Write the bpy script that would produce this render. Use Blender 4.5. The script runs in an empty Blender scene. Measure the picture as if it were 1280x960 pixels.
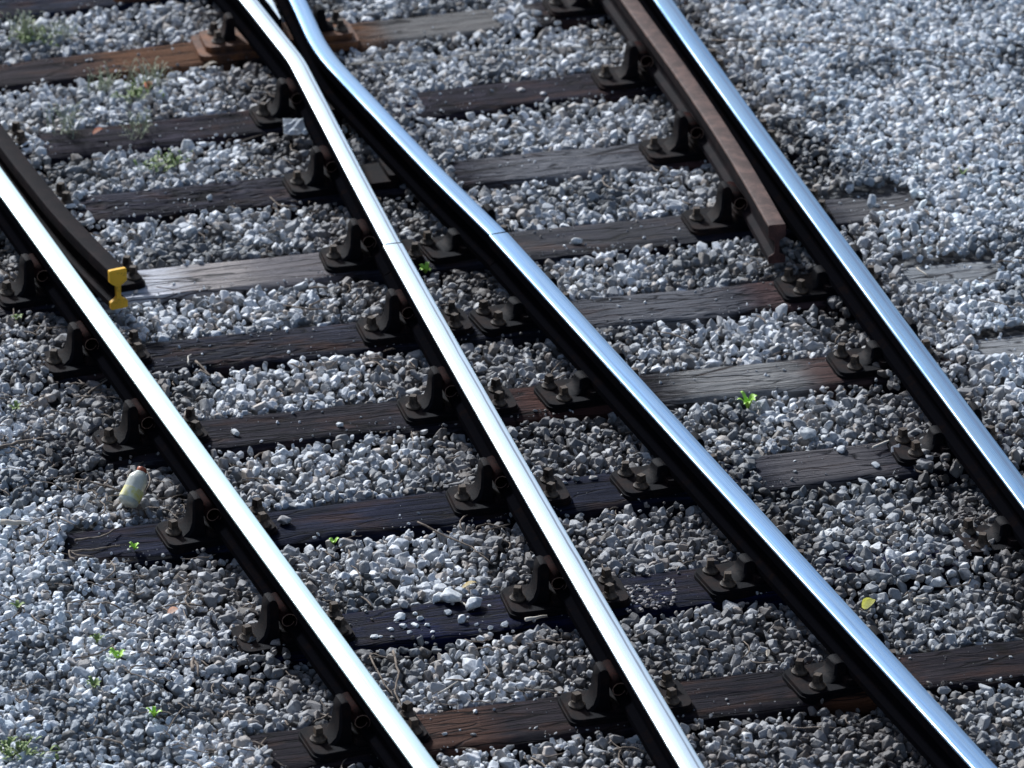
import bpy, bmesh, math, random
import numpy as np
from mathutils import Vector, Matrix, noise as mn

random.seed(7)
RNG = np.random.default_rng(11)
S = bpy.context.scene
COL = S.collection
R = math.radians

# ------------------------------------------------------------------ camera
F_PX = 7082.09
CO = Vector((-3.8412506, -16.49538051, 8.0628826))
CR = Vector((0.97285208, -0.23122943, -0.00958079))
CU = Vector((0.10781606, 0.4162057, 0.90285575))
CF = Vector((0.20477924, 0.87937806, -0.42983683))
cd = bpy.data.cameras.new('camera')
cam = bpy.data.objects.new('camera', cd)
COL.objects.link(cam)
cam.matrix_world = Matrix(((CR.x, CU.x, -CF.x, CO.x), (CR.y, CU.y, -CF.y, CO.y), (CR.z, CU.z, -CF.z, CO.z), (0, 0, 0, 1)))
cd.sensor_width = 36
cd.lens = F_PX / 1280 * 36
cd.clip_start = 0.5
cd.clip_end = 2000
cd.dof.use_dof = True
cd.dof.focus_distance = 18.0
cd.dof.aperture_fstop = 4.0
S.camera = cam


def at(px, py, z):
    """point of the height z that the photo shows at pixel px, py"""
    d = CF + CR * ((px - 640) / F_PX) - CU * ((py - 480) / F_PX)
    return CO + d * ((z - CO.z) / d.z)


# ------------------------------------------------------------------ helpers
def obj(name, verts, faces, mat, parent=None, loc=None, rotz=0, smooth=False, uvs=None):
    me = bpy.data.meshes.new(name)
    me.from_pydata([tuple(v) for v in verts], [], faces)
    if mat is not None:
        for m_ in (mat if isinstance(mat, (list, tuple)) else [mat]):
            me.materials.append(m_)
    if uvs is not None:
        l = me.uv_layers.new(name='UVMap')
        for p in me.polygons:
            for li in p.loop_indices:
                l.data[li].uv = uvs[me.loops[li].vertex_index]
    me.polygons.foreach_set('use_smooth', [smooth] * len(me.polygons))
    me.update()
    o = bpy.data.objects.new(name, me)
    COL.objects.link(o)
    if parent:
        o.parent = parent
    if loc is not None:
        o.location = loc
    o.rotation_euler[2] = rotz
    return o


def bobj(name, bm, mat, parent=None, loc=None, rotz=0, smooth=False, auto=None):
    me = bpy.data.meshes.new(name)
    bm.normal_update()
    if auto is not None:
        for e in bm.edges:
            e.smooth = (len(e.link_faces) == 2 and e.calc_face_angle(0) < R(auto))
        for f in bm.faces:
            f.smooth = True
    elif smooth:
        for f in bm.faces:
            f.smooth = True
    bm.to_mesh(me)
    bm.free()
    me.materials.append(mat)
    o = bpy.data.objects.new(name, me)
    COL.objects.link(o)
    if parent:
        o.parent = parent
    if loc is not None:
        o.location = loc
    o.rotation_euler[2] = rotz
    return o


def thing(name, label, cat, loc=(0, 0, 0), rotz=0, group=None):
    o = bpy.data.objects.new(name, None)
    o.empty_display_size = 0.05
    COL.objects.link(o)
    o.location = loc
    o.rotation_euler = (0, 0, rotz)
    return tag(o, label, cat, group)


def tag(o, label, cat, group=None):
    o['label'] = label
    o['category'] = cat
    if group:
        o['group'] = group
    return o


def add_prism(bm, poly, z0, z1, axis='z', taper=1.0):
    """extrude a 2-D outline: axis z -> (x,y) outline; axis y -> (x,z) outline between y=z0..z1"""
    cx = sum(p[0] for p in poly) / len(poly)
    lo, hi = [], []
    for a, b in poly:
        if axis == 'z':
            lo.append(bm.verts.new((a, b, z0)))
            hi.append(bm.verts.new((cx + (a - cx) * taper, b * taper, z1)))
        else:
            lo.append(bm.verts.new((a, z0, b)))
            hi.append(bm.verts.new((a, z1, b)))
    n = len(poly)
    bm.faces.new(lo[::-1])
    bm.faces.new(hi)
    for i in range(n):
        bm.faces.new((lo[i], lo[(i + 1) % n], hi[(i + 1) % n], hi[i]))


def rrect(x0, x1, y0, y1, r, n=4):
    out = []
    for cx, cy, a0 in ((x1 - r, y1 - r, 0), (x0 + r, y1 - r, 90), (x0 + r, y0 + r, 180), (x1 - r, y0 + r, 270)):
        for k in range(n + 1):
            a = R(a0 + 90 * k / n)
            out.append((cx + r * math.cos(a), cy + r * math.sin(a)))
    return out


def add_lathe(bm, prof, seg=16, M=Matrix.Identity(4)):
    rings = []
    for r, z in prof:
        rings.append([bm.verts.new(M @ Vector((r * math.cos(2 * math.pi * k / seg), r * math.sin(2 * math.pi * k / seg), z))) for k in range(seg)])
    for a, b in zip(rings, rings[1:]):
        for k in range(seg):
            bm.faces.new((a[k], a[(k + 1) % seg], b[(k + 1) % seg], b[k]))
    bm.faces.new(rings[0][::-1])
    bm.faces.new(rings[-1])


def tube_data(pts, radii, seg=6):
    V, Fc = [], []
    n = len(pts)
    up = Vector((0.13, 0.21, 0.97))
    for i, p in enumerate(pts):
        t = (Vector(pts[min(i + 1, n - 1)]) - Vector(pts[max(i - 1, 0)])).normalized()
        a = t.cross(up)
        if a.length < 1e-4:
            a = t.cross(Vector((1, 0, 0)))
        a.normalize()
        b = a.cross(t)
        for k in range(seg):
            an = 2 * math.pi * k / seg
            V.append(Vector(p) + (a * math.cos(an) + b * math.sin(an)) * radii[i])
        if i:
            for k in range(seg):
                Fc.append(((i - 1) * seg + k, (i - 1) * seg + (k + 1) % seg, i * seg + (k + 1) % seg, i * seg + k))
    Fc.append(tuple(range(seg))[::-1])
    Fc.append(tuple((n - 1) * seg + k for k in range(seg)))
    return V, Fc


# ------------------------------------------------------------------ materials
class NT:
    def __init__(self, name):
        self.m = bpy.data.materials.new(name)
        self.m.use_nodes = True
        self.t = self.m.node_tree
        self.b = self.t.nodes['Principled BSDF']

    def n(self, kind, **kw):
        nd = self.t.nodes.new(kind)
        for k, v in kw.items():
            if k.startswith('i_'):
                nd.inputs[k[2:].replace('_', ' ')].default_value = v
            else:
                setattr(nd, k, v)
        return nd

    def l(self, a, b):
        self.t.links.new(a, b)

    def coord(self, scale=(1, 1, 1), which='Object', loc=(0, 0, 0)):
        c = self.n('ShaderNodeTexCoord')
        mp = self.n('ShaderNodeMapping')
        mp.inputs['Scale'].default_value = scale
        mp.inputs['Location'].default_value = loc
        self.l(c.outputs[which], mp.inputs['Vector'])
        return mp.outputs['Vector']

    def noise(self, vec, scale, detail=6, rough=0.6, dist=0.0):
        nd = self.n('ShaderNodeTexNoise')
        nd.inputs['Scale'].default_value = scale
        nd.inputs['Detail'].default_value = detail
        nd.inputs['Roughness'].default_value = rough
        nd.inputs['Distortion'].default_value = dist
        self.l(vec, nd.inputs['Vector'])
        return nd.outputs['Fac']

    def ramp(self, fac, stops):
        nd = self.n('ShaderNodeValToRGB')
        cr = nd.color_ramp
        while len(cr.elements) < len(stops):
            cr.elements.new(0.5)
        for e, (p, c) in zip(cr.elements, stops):
            e.position = p
            e.color = (c[0], c[1], c[2], 1) if hasattr(c, '__len__') else (c, c, c, 1)
        self.l(fac, nd.inputs['Fac'])
        return nd.outputs['Color']

    def mix(self, fac, a, b, mode='MIX'):
        nd = self.n('ShaderNodeMix', data_type='RGBA', blend_type=mode)
        for s_, v in ((0, fac), (6, a), (7, b)):
            if hasattr(v, 'is_output'):
                self.l(v, nd.inputs[s_])
            elif s_ == 0:
                nd.inputs[0].default_value = v
            else:
                nd.inputs[s_].default_value = (v[0], v[1], v[2], 1)
        return nd.outputs[2]

    def math(self, op, a, b=0.0):
        nd = self.n('ShaderNodeMath', operation=op)
        for i, v in enumerate((a, b)):
            if hasattr(v, 'is_output'):
                self.l(v, nd.inputs[i])
            else:
                nd.inputs[i].default_value = v
        return nd.outputs[0]

    def bump(self, h, strength=0.5, dist=0.01):
        nd = self.n('ShaderNodeBump')
        nd.inputs['Strength'].default_value = strength
        nd.inputs['Distance'].default_value = dist
        self.l(h, nd.inputs['Height'])
        self.l(nd.outputs['Normal'], self.b.inputs['Normal'])

    def out(self, color=None, rough=None, metal=None, spec=None):
        for k, v in (('Base Color', color), ('Roughness', rough), ('Metallic', metal), ('Specular IOR Level', spec)):
            if v is None:
                continue
            if hasattr(v, 'is_output'):
                self.l(v, self.b.inputs[k])
            else:
                self.b.inputs[k].default_value = (v[0], v[1], v[2], 1) if hasattr(v, '__len__') else v
        return self.m


def mat_iron(name, dark, rust, amount=0.5, rough=0.7, spec=0.3):
    t = NT(name)
    v = t.coord()
    big = t.noise(v, 14, 6, 0.65)
    fine = t.noise(v, 160, 4, 0.7)
    f = t.ramp(t.math('ADD', t.math('MULTIPLY', big, 0.7), t.math('MULTIPLY', fine, 0.3)),
               [(0.62 - amount * 0.3, 0), (0.78 - amount * 0.25, 1)])
    t.bump(fine, 0.4, 0.004)
    return t.out(t.mix(f, dark, rust), rough, 0.0, spec)


def mat_steel(name, tint, streak, rough=0.2, dark_amt=0.35, sx=22, bands=()):
    t = NT(name)
    v = t.coord((sx, 0.55, 1), 'UV')
    v2 = t.coord((4, 1.7, 1), 'UV', (3.1, 0.7, 0))
    s1 = t.noise(v, 1.0, 5, 0.6)
    s2 = t.noise(v2, 1.0, 5, 0.65)
    f = t.ramp(t.math('ADD', t.math('MULTIPLY', s1, 0.6), t.math('MULTIPLY', s2, 0.4)), [(0.45, 0), (0.58, 1)])
    f = t.math('MULTIPLY', f, dark_amt)
    col = t.mix(f, tint, streak)
    if bands:
        sp = t.n('ShaderNodeSeparateXYZ')
        t.l(t.coord((1, 1, 1), 'UV'), sp.inputs[0])
        wob = t.math('MULTIPLY', t.math('SUBTRACT', s2, 0.5), 0.16)
        for u_, w_, amt, bc in bands:      # edges of the wheel-worn band along the head
            e = t.math('SUBTRACT', 1.0, t.math('DIVIDE', t.math('ABSOLUTE', t.math('SUBTRACT', t.math('ADD', sp.outputs[0], wob), u_)), w_))
            e = t.math('MULTIPLY', t.ramp(e, [(0.0, 0), (0.6, 1)]), amt)
            col = t.mix(e, col, bc)
    rg = t.math('ADD', t.math('MULTIPLY', f, 0.35), rough)
    t.bump(s1, 0.06, 0.002)
    return t.out(col, rg, 1.0)


def mat_wood(name, dark, mid, pale, balance=0.5, rough=0.75, pit=0.0, seed=0.0, zones=(), spec=0.06, rusty=0.6):
    """old creosoted timber, grain along the local x axis"""
    t = NT(name)
    v = t.coord((1.2, 14, 14), 'Object', (seed, seed * 1.7, 0))
    vb = t.coord((1.0, 1.0, 1.0), 'Object', (seed * 2.3, seed, 0))
    grain = t.noise(v, 4.0, 9, 0.7, 0.15)
    big = t.noise(vb, 4.5, 5, 0.6)
    fine = t.noise(t.coord((3, 60, 60), 'Object', (seed, 0, 0)), 6.0, 6, 0.75)
    g = t.math('ADD', t.math('MULTIPLY', grain, 0.45), t.math('ADD', t.math('MULTIPLY', big, 0.35), t.math('MULTIPLY', fine, 0.2)))
    c = t.ramp(g, [(0.66 - 0.42 * balance, dark), (0.70 - 0.3 * balance, mid), (0.86 - 0.28 * balance, pale)])
    # drying cracks along the grain
    w = t.n('ShaderNodeTexVoronoi', feature='DISTANCE_TO_EDGE')
    wv = t.n('ShaderNodeVectorMath', operation='ADD')
    t.l(t.coord((1.1, 17, 1), 'Object', (seed * 3, seed, 0)), wv.inputs[0])
    nz = t.n('ShaderNodeTexNoise')
    nz.inputs['Scale'].default_value = 5
    t.l(t.coord((1, 3, 1)), nz.inputs['Vector'])
    wsc = t.n('ShaderNodeVectorMath', operation='SCALE')
    wsc.inputs['Scale'].default_value = 0.45
    t.l(nz.outputs['Color'], wsc.inputs[0])
    t.l(wsc.outputs[0], wv.inputs[1])
    t.l(wv.outputs[0], w.inputs['Vector'])
    w.inputs['Scale'].default_value = 1.6
    crack = t.ramp(w.outputs['Distance'], [(0.0, 0), (0.045, 1)])
    w2 = t.n('ShaderNodeTexVoronoi', feature='DISTANCE_TO_EDGE')
    t.l(t.coord((0.55, 7, 1), 'Object', (seed * 1.3, seed * 2, 0)), w2.inputs['Vector'])
    w2.inputs['Scale'].default_value = 1.5
    split = t.ramp(t.math('ADD', w2.outputs['Distance'], t.math('MULTIPLY', fine, 0.03)), [(0.015, 0), (0.035, 1)])
    crack = t.math('MULTIPLY', crack, split)
    c = t.mix(t.math('MULTIPLY', t.math('SUBTRACT', 1.0, crack), 0.85), c, (0.003, 0.003, 0.003))
    # rusty-brown soaking in patches
    rf = t.ramp(t.noise(t.coord((1.6, 5, 1), 'Object', (seed * 5, 0, 0)), 2.4, 4, 0.6), [(0.52, 0), (0.68, 1)])
    c = t.mix(t.math('MULTIPLY', rf, rusty), c, (0.060, 0.030, 0.022))
    h = t.math('ADD', t.math('MULTIPLY', grain, 1.0), t.math('ADD', t.math('MULTIPLY', fine, 0.5), t.math('MULTIPLY', crack, 0.6)))
    if pit:
        pv = t.n('ShaderNodeTexVoronoi', feature='SMOOTH_F1')
        t.l(t.coord((9, 30, 5), 'Object', (seed, 0, 0)), pv.inputs['Vector'])
        pv.inputs['Scale'].default_value = 2.2
        pm = t.ramp(pv.outputs['Distance'], [(0.12, 1), (0.42, 0)])
        where = t.ramp(t.noise(vb, 2.2, 2, 0.5), [(0.38, 0), (0.56, 1)])
        pf = t.math('MULTIPLY', t.math('MULTIPLY', pm, where), pit)
        c = t.mix(t.math('MULTIPLY', pf, 0.85), c, (0.018, 0.017, 0.018))
        h = t.math('SUBTRACT', h, t.math('MULTIPLY', pf, 2.0))
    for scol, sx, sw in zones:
        # weathered, rust-soaked or sheen-painted stretches of this timber
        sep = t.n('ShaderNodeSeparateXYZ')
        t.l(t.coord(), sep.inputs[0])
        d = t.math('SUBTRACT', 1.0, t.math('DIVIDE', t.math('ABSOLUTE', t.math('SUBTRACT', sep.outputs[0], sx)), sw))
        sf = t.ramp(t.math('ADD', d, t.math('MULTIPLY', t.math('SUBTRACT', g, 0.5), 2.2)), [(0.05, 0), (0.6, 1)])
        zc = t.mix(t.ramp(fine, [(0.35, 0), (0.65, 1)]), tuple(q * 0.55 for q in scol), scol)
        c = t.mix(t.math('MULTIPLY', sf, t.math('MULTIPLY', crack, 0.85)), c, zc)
    t.bump(h, 0.8, 0.012)
    rr = t.math('ADD', rough - 0.12, t.math('MULTIPLY', big, 0.25))
    return t.out(c, rr, 0, spec)


def mat_plain(name, c1, c2, scale=30, rough=0.6, spec=0.4, trans=0.0, bump=0.2):
    t = NT(name)
    f = t.noise(t.coord(), scale, 5, 0.6)
    if bump:
        t.bump(f, bump, 0.004)
    t.out(t.mix(t.ramp(f, [(0.35, 0), (0.65, 1)]), c1, c2), rough, 0, spec)
    if trans:
        t.b.inputs['Transmission Weight'].default_value = trans
    return t.m


IRON = mat_iron('chair_iron', (0.0030, 0.0030, 0.0048), (0.020, 0.010, 0.008), 0.5, 0.7, 0.07)
IRON_RED = mat_iron('rusty_key_steel', (0.004, 0.0025, 0.003), (0.024, 0.006, 0.005), 0.5, 0.8, 0.02)
KEY_RIM = mat_iron('sheared_key_edge', (0.10, 0.06, 0.05), (0.26, 0.17, 0.13), 0.6, 0.5, 0.3)
IRON_SCREW = mat_iron('screw_iron', (0.028, 0.021, 0.017), (0.16, 0.11, 0.075), 0.62, 0.6, 0.2)
RUST = mat_iron('orange_rusted_casting', (0.04, 0.018, 0.012), (0.19, 0.07, 0.025), 0.7, 0.7)
RAIL_SIDE = mat_iron('rail_side_steel', (0.003, 0.003, 0.004), (0.007, 0.0045, 0.004), 0.3, 0.8, 0.0)
RAIL_RUST = mat_iron('check_rail_rust', (0.058, 0.034, 0.029), (0.150, 0.086, 0.070), 0.55, 0.65, 0.15)
RAIL_DARK = mat_iron('dark_check_rail', (0.006, 0.005, 0.007), (0.020, 0.012, 0.013), 0.5, 0.75, 0.05)
RAIL_ENDRUST = mat_iron('rail_end_rust', (0.05, 0.022, 0.02), (0.13, 0.055, 0.045), 0.6, 0.7)
STEEL_A = mat_steel('polished_rail_head_bright', (0.68, 0.84, 0.87), (0.4, 0.6, 0.66), 0.33, 0.4)  # brighter sky reflection on this head painted into the tint
STEEL_B = mat_steel('polished_rail_head', (0.72, 0.84, 0.90), (0.22, 0.30, 0.42), 0.30, 0.6, 28, [(0.74, 0.055, 0.75, (0.16, 0.17, 0.20))])
STEEL_C = mat_steel('polished_rail_head_streaked', (0.32, 0.48, 0.66), (0.09, 0.19, 0.36), 0.30, 0.9, 34, [(0.36, 0.12, 0.75, (0.16, 0.28, 0.46)), (0.86, 0.09, 0.7, (0.14, 0.24, 0.38))])  # bluer sky reflection painted into the tint
STEEL_D = mat_steel('polished_rail_head_sky_tint', (0.23, 0.36, 0.50), (0.07, 0.15, 0.28), 0.32, 0.9, 34, [(0.70, 0.10, 0.75, (0.14, 0.20, 0.30)), (0.25, 0.08, 0.4, (0.16, 0.26, 0.38))])  # darker blue sky reflection painted into the tint
YELLOW = mat_iron('chipped_yellow_paint', (0.86, 0.46, 0.03), (0.20, 0.08, 0.02), 0.34, 0.6, 0.3)

# ------------------------------------------------------------------ track geometry
HS = 0.190                    # sleeper top below rail top
G, W = 1.435, 0.070
YK = {-1: 4.44, 0: 3.75, 1: 3.01, 2: 2.343, 3: 1.651, 4: 1.029, 5: 0.382, 6: -0.324, 7: -1.058, 8: -1.773}   # far edge of each sleeper at x = 0
MK = {-1: 0.04, 0: 0.047, 1: 0.02, 2: -0.02, 3: -0.003, 4: -0.02, 5: -0.015, 6: -0.005, 7: 0.029, 8: 0.001}       # their skew
TW = 0.255


def ac(y):
    return -1.0989 - 0.11987 * y + 0.000452 * y * y


def bd(y):
    return -0.0963 - 0.00985 * y + 0.00207 * y * y - 0.0


def n_ac(y):
    return math.sqrt(1 + (-0.11987 + 0.0009 * y) ** 2)


def xa(y): return ac(y) - W / 2 * n_ac(y)
def xc(y): return ac(y) + (G + W / 2) * n_ac(y)
def xb(y): return bd(y) - W / 2
def xd(y): return bd(y) + G + W / 2


BULL = [(-0.0350, -0.044), (-0.0352, -0.0075), (-0.0343, -0.0030), (-0.0322, -0.0010), (-0.0290, -0.0003), (0, 0), (0.0290, -0.0003), (0.0322, -0.0010), (0.0343, -0.0030), (0.0352, -0.0075), (0.0350, -0.044),
        (0.026, -0.052), (0.0115, -0.060), (0.0095, -0.066), (0.0095, -0.100), (0.012, -0.108), (0.030, -0.117), (0.0345, -0.121), (0.0345, -0.142), (0.031, -0.147),
        (-0.031, -0.147), (-0.0345, -0.142), (-0.0345, -0.121), (-0.030, -0.117), (-0.012, -0.108), (-0.0095, -0.100), (-0.0095, -0.066), (-0.0115, -0.060), (-0.026, -0.052)]
TOP = BULL[1:10]
SLIM = [(px * 0.9, pz) for px, pz in BULL]       # worn, narrower head of wing and check rails


def sweep(path, prof, closed, z0=0.0):
    V, Fc, UV = [], [], []
    n, m = len(path), len(prof)
    L = 0.0
    for i, (x, y) in enumerate(path):
        a = Vector(path[max(i - 1, 0)])
        b = Vector(path[min(i + 1, n - 1)])
        t = (b - a).normalized()
        rt = Vector((t.y, -t.x))
        if i:
            L += (Vector(path[i]) - Vector(path[i - 1])).length
        for j, (px, pz) in enumerate(prof):
            V.append((x + rt.x * px, y + rt.y * px, pz + z0))
            UV.append((px / 0.07 + 0.5, L))
        if i:
            for j in range(m if closed else m - 1):
                k = (j + 1) % m
                Fc.append(((i - 1) * m + j, (i - 1) * m + k, i * m + k, i * m + j))
    if closed:
        Fc.append(tuple(range(m)))
        Fc.append(tuple((n - 1) * m + j for j in range(m))[::-1])
    return V, Fc, UV


def rail(name, label, path, side, top, cat='rail', group='rails of the junction', prof=BULL):
    V, Fc, UV = sweep(path, prof, True)
    o = obj(name, V, Fc, side, uvs=UV)
    tag(o, label, cat, group)
    for p in o.data.polygons:
        p.use_smooth = len(p.vertices) == 4
    o.data.update()
    me = o.data
    bm = bmesh.new()
    bm.from_mesh(me)
    for e in bm.edges:
        e.smooth = not (len(e.link_faces) == 2 and e.calc_face_angle(0) > R(32))
    bm.to_mesh(me)
    bm.free()
    if top:
        V, Fc, UV = sweep(path, prof[1:10], False, 0.0012)
        obj('running_surface', V, Fc, top, o, smooth=True, uvs=UV)
    return o


def spline(pts, step=0.03):
    """smooth curve through the points (Catmull-Rom)"""
    P = [Vector(p) for p in pts]
    P = [P[0] * 2 - P[1]] + P + [P[-1] * 2 - P[-2]]
    out = []
    for i in range(1, len(P) - 2):
        n = max(2, int((P[i + 1] - P[i]).length / step))
        for k in range(n):
            t = k / n
            a, b, c, d = P[i - 1], P[i], P[i + 1], P[i + 2]
            q = 0.5 * ((2 * b) + (c - a) * t + (2 * a - 5 * b + 4 * c - d) * t * t + (3 * b - a - 3 * c + d) * t ** 3)
            out.append((q.x, q.y))
    out.append(tuple(P[-2]))
    return out


def line(fx, y0, y1, n=60):
    return [(fx(y0 + (y1 - y0) * i / n), y0 + (y1 - y0) * i / n) for i in range(n + 1)]


YJB = at(478, 306, 0).y
YJC = at(611, 293, 0).y
rail('running_rail', 'leftmost rail, its polished head the whitest of all', line(xa, -4.2, 6.5, 90), RAIL_SIDE, STEEL_A)
rail('running_rail', 'second rail from the left, below its joint', line(xb, -4.2, YJB - 0.004), RAIL_SIDE, STEEL_B)
rail('running_rail', 'third rail from the left, long bluish head below its joint', line(xc, -4.2, YJC - 0.004), RAIL_SIDE, STEEL_C)
rail('running_rail', 'rightmost rail, dark blue sky-tinted head beside the rusty check rail', line(xd, -4.2, 6.5, 90), RAIL_SIDE, STEEL_D)


def kinked(pts, rad=0.10):
    """straight runs joined by short bends at the inner points"""
    out = [Vector(pts[0])]
    for a, b, c in zip(pts, pts[1:], pts[2:]):
        a, b, c = Vector(a), Vector(b), Vector(c)
        p, q = b + (a - b).normalized() * rad, b + (c - b).normalized() * rad
        for k in range(9):
            t_ = k / 8
            out.append(p * (1 - t_) ** 2 + b * 2 * t_ * (1 - t_) + q * t_ * t_)
    out.append(Vector(pts[-1]))
    dense = []
    for a, b in zip(out, out[1:]):
        n = max(1, int((b - a).length / 0.06))
        dense += [tuple(a.lerp(b, k / n)) for k in range(n)]
    return dense + [tuple(out[-1])]


bw = kinked([(xb(YJB), YJB + 0.004), (-0.139, 1.80), (-0.130, 2.97), (-0.186, 3.614), (-0.52, 6.5)], 0.07)
cw = kinked([(xc(YJC), YJC + 0.004), (0.139, 1.832), (-0.020, 3.03), (-0.002, 3.566), (0.07, 6.5)], 0.20)
rail('wing_rail', 'left wing rail, kinked white head bending left at the top', bw, RAIL_SIDE, STEEL_B, prof=SLIM)
rail('wing_rail', 'right wing rail, kinked blue head bending upright at the top', cw, RAIL_SIDE, STEEL_C, prof=SLIM)
# crossing nose between the wing rails
nb = []
pts_l, pts_r = [], []
for k in range(24):
    y = 3.43 + 3.0 * k / 23
    pts_l.append((-0.100 - 0.006 - 0.115 * (y - 3.43), y))
    pts_r.append((-0.100 + 0.006 + 0.0 * (y - 3.43), y))
V, Fc, UV = [], [], []
for i, (l_, r_) in enumerate(zip(pts_l, pts_r)):
    zt = -0.004 + min(0, -0.012 + 0.02 * i)
    row = [(l_[0], l_[1], -0.145), (l_[0], l_[1], zt - 0.006), (l_[0] + 0.004, l_[1], zt), (r_[0] - 0.004, r_[1], zt), (r_[0], r_[1], zt - 0.006), (r_[0], r_[1], -0.145)]
    V += row
    UV += [(j / 5, l_[1]) for j in range(6)]
    if i:
        for j in range(5):
            Fc.append(((i - 1) * 6 + j, (i - 1) * 6 + j + 1, i * 6 + j + 1, i * 6 + j))
Fc.append((5, 4, 3, 2, 1, 0))
nose = tag(obj('crossing_nose', V, Fc, RAIL_SIDE, uvs=UV), 'pointed steel crossing nose between the two wing rails', 'crossing nose')
V2 = []
for i in range(24):
    V2 += [(V[i * 6 + 2][0], V[i * 6 + 2][1], V[i * 6 + 2][2] + 0.0015), (V[i * 6 + 3][0], V[i * 6 + 3][1], V[i * 6 + 3][2] + 0.0015)]
obj('running_surface', V2, [(2 * i, 2 * i + 1, 2 * i + 3, 2 * i + 2) for i in range(23)], STEEL_B, nose, uvs=[(j % 2, V2[j][1]) for j in range(48)])

# check rails, each with its flared end
_g = [at(*q, 0) for q in ((147, 337), (118, 309), (79, 268), (43, 224), (12, 184))]
gl = [(-1.80, 6.5), (-1.60, 4.8), (-1.405, 3.25)] + [(p.x, p.y) for p in reversed(_g)]
gr = [(1.262, 6.5), (1.240, 4.5), (1.237, 3.241), (1.243, 2.499), (1.237, 1.891), (1.222, 1.423), (1.203, 1.032)]
o = rail('check_rail', 'dark check rail with a yellow painted end', spline(gl), RAIL_DARK, None, 'check rail', 'check rails', SLIM)
P1 = Vector(spline(gl)[-1])
t1 = (P1 - Vector(spline(gl)[-2])).normalized()
rt = Vector((t1.y, -t1.x))
ev = [(P1.x + t1.x * e + rt.x * px * 1.02, P1.y + t1.y * e + rt.y * px * 1.02, pz * 1.01 + 0.001) for e in (-0.012, 0.003) for px, pz in SLIM]
m = len(BULL)
obj('painted_end', ev, [tuple(range(m)), tuple(range(m, 2 * m))[::-1]] + [(j, (j + 1) % m, m + (j + 1) % m, m + j) for j in range(m)], YELLOW, o)
o = rail('check_rail', 'rusty brown check rail beside the rightmost rail', spline(gr), RAIL_DARK, None, 'check rail', 'check rails', SLIM)
V, Fc, UV = sweep(spline(gr), SLIM[1:10], False, 0.0012)
obj('rail_head', V, Fc, RAIL_RUST, o, smooth=True, uvs=UV)
P1 = Vector(spline(gr)[-1])
t1 = (P1 - Vector(spline(gr)[-2])).normalized()
rt = Vector((t1.y, -t1.x))
ev = [(P1.x + t1.x * e + rt.x * px * 0.995, P1.y + t1.y * e + rt.y * px * 0.995, pz * 0.997 - 0.0003) for e in (-0.004, 0.002) for px, pz in SLIM]
obj('end_face', ev, [tuple(range(m)), tuple(range(m, 2 * m))[::-1]] + [(j, (j + 1) % m, m + (j + 1) % m, m + j) for j in range(m)], RAIL_ENDRUST, o)

# ------------------------------------------------------------------ sleepers
SLEEP = {  # index: (x0, x1, material args, label)
    -1: (-2.6, 2.6, dict(dark=(.014, .017, .026), mid=(.035, .042, .06), pale=(.11, .12, .15), balance=.5, seed=1.3), 'dark blue-grey sleeper cut off by the top edge of the picture'),
    0: (-2.6, 1.75, dict(dark=(.022, .017, .017), mid=(.06, .044, .04), pale=(.15, .125, .115), balance=.62, seed=2.1, zones=[((.17, .075, .035), -.55, .4), ((.16, .07, .03), .27, .10), ((.24, .23, .22), .62, .4)]), 'brown sleeper under the rusty crossing casting'),
    1: (-1.9, 1.75, dict(dark=(.022, .018, .020), mid=(.058, .046, .050), pale=(.12, .10, .11), balance=.55, seed=3.7), 'brown sleeper beside the scrap of white paper'),
    2: (-1.9, 1.75, dict(dark=(.018, .016, .018), mid=(.060, .052, .056), pale=(.19, .19, .20), balance=.55, seed=4.4, pit=.8, zones=[((.19, .19, .205), .72, .42), ((.10, .05, .045), 1.2, .15)]), 'splintery furrowed sleeper just above the long pale sheened sleeper'),
    3: (-1.95, 1.884, dict(dark=(.020, .020, .028), mid=(.07, .062, .066), pale=(.10, .098, .115), balance=.44, seed=5.9, rough=.55, spec=.12, zones=[((.42, .37, .35), -.78, .36), ((.75, .75, .80), -1.02, .24), ((.19, .17, .18), -.42, .22), ((.15, .145, .15), 1.75, .2)]), 'long sleeper with a pale sheen beside the yellow rail end'),  # pale left stretches paint the sheen into the wood colour
    4: (-1.9, 2.05, dict(dark=(.014, .016, .022), mid=(.045, .043, .050), pale=(.15, .15, .165), balance=.52, seed=6.2, pit=.9, zones=[((.16, .16, .175), .72, .4), ((.09, .05, .048), 1.22, .2), ((.36, .37, .38), 1.8, .3)]), 'pitted sleeper just below the long pale sheened sleeper'),
    5: (-1.8, 2.35, dict(dark=(.018, .016, .018), mid=(.055, .045, .045), pale=(.18, .175, .18), balance=.55, seed=7.8, pit=.25, zones=[((.085, .035, .026), .25, .3), ((.30, .295, .29), .86, .34), ((.10, .055, .048), 1.2, .16), ((.40, .40, .40), 1.85, .3)]), 'grey-brown sleeper ending on the right behind the bright green seedling'),
    6: (-1.60, 1.7, dict(dark=(.011, .014, .024), mid=(.026, .030, .050), pale=(.075, .078, .10), balance=.5, seed=8.5, rusty=.4, zones=[((.13, .12, .125), .95, .3)]), 'dark sleeper whose left end lies below the plastic bottle'),
    7: (-1.45, 2.0, dict(dark=(.006, .009, .024), mid=(.010, .020, .075), pale=(.030, .042, .105), balance=.42, seed=9.1, rough=.6, rusty=.25), 'blue-black sleeper strewn with small white stones'),
    8: (-1.30, 2.6, dict(dark=(.015, .014, .018), mid=(.046, .034, .032), pale=(.10, .08, .075), balance=.55, seed=10.6, zones=[((.16, .058, .026), .62, .2), ((.10, .05, .035), -.66, .2)]), 'nearest sleeper, brown with a rust patch by the third rail'),
}


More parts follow.
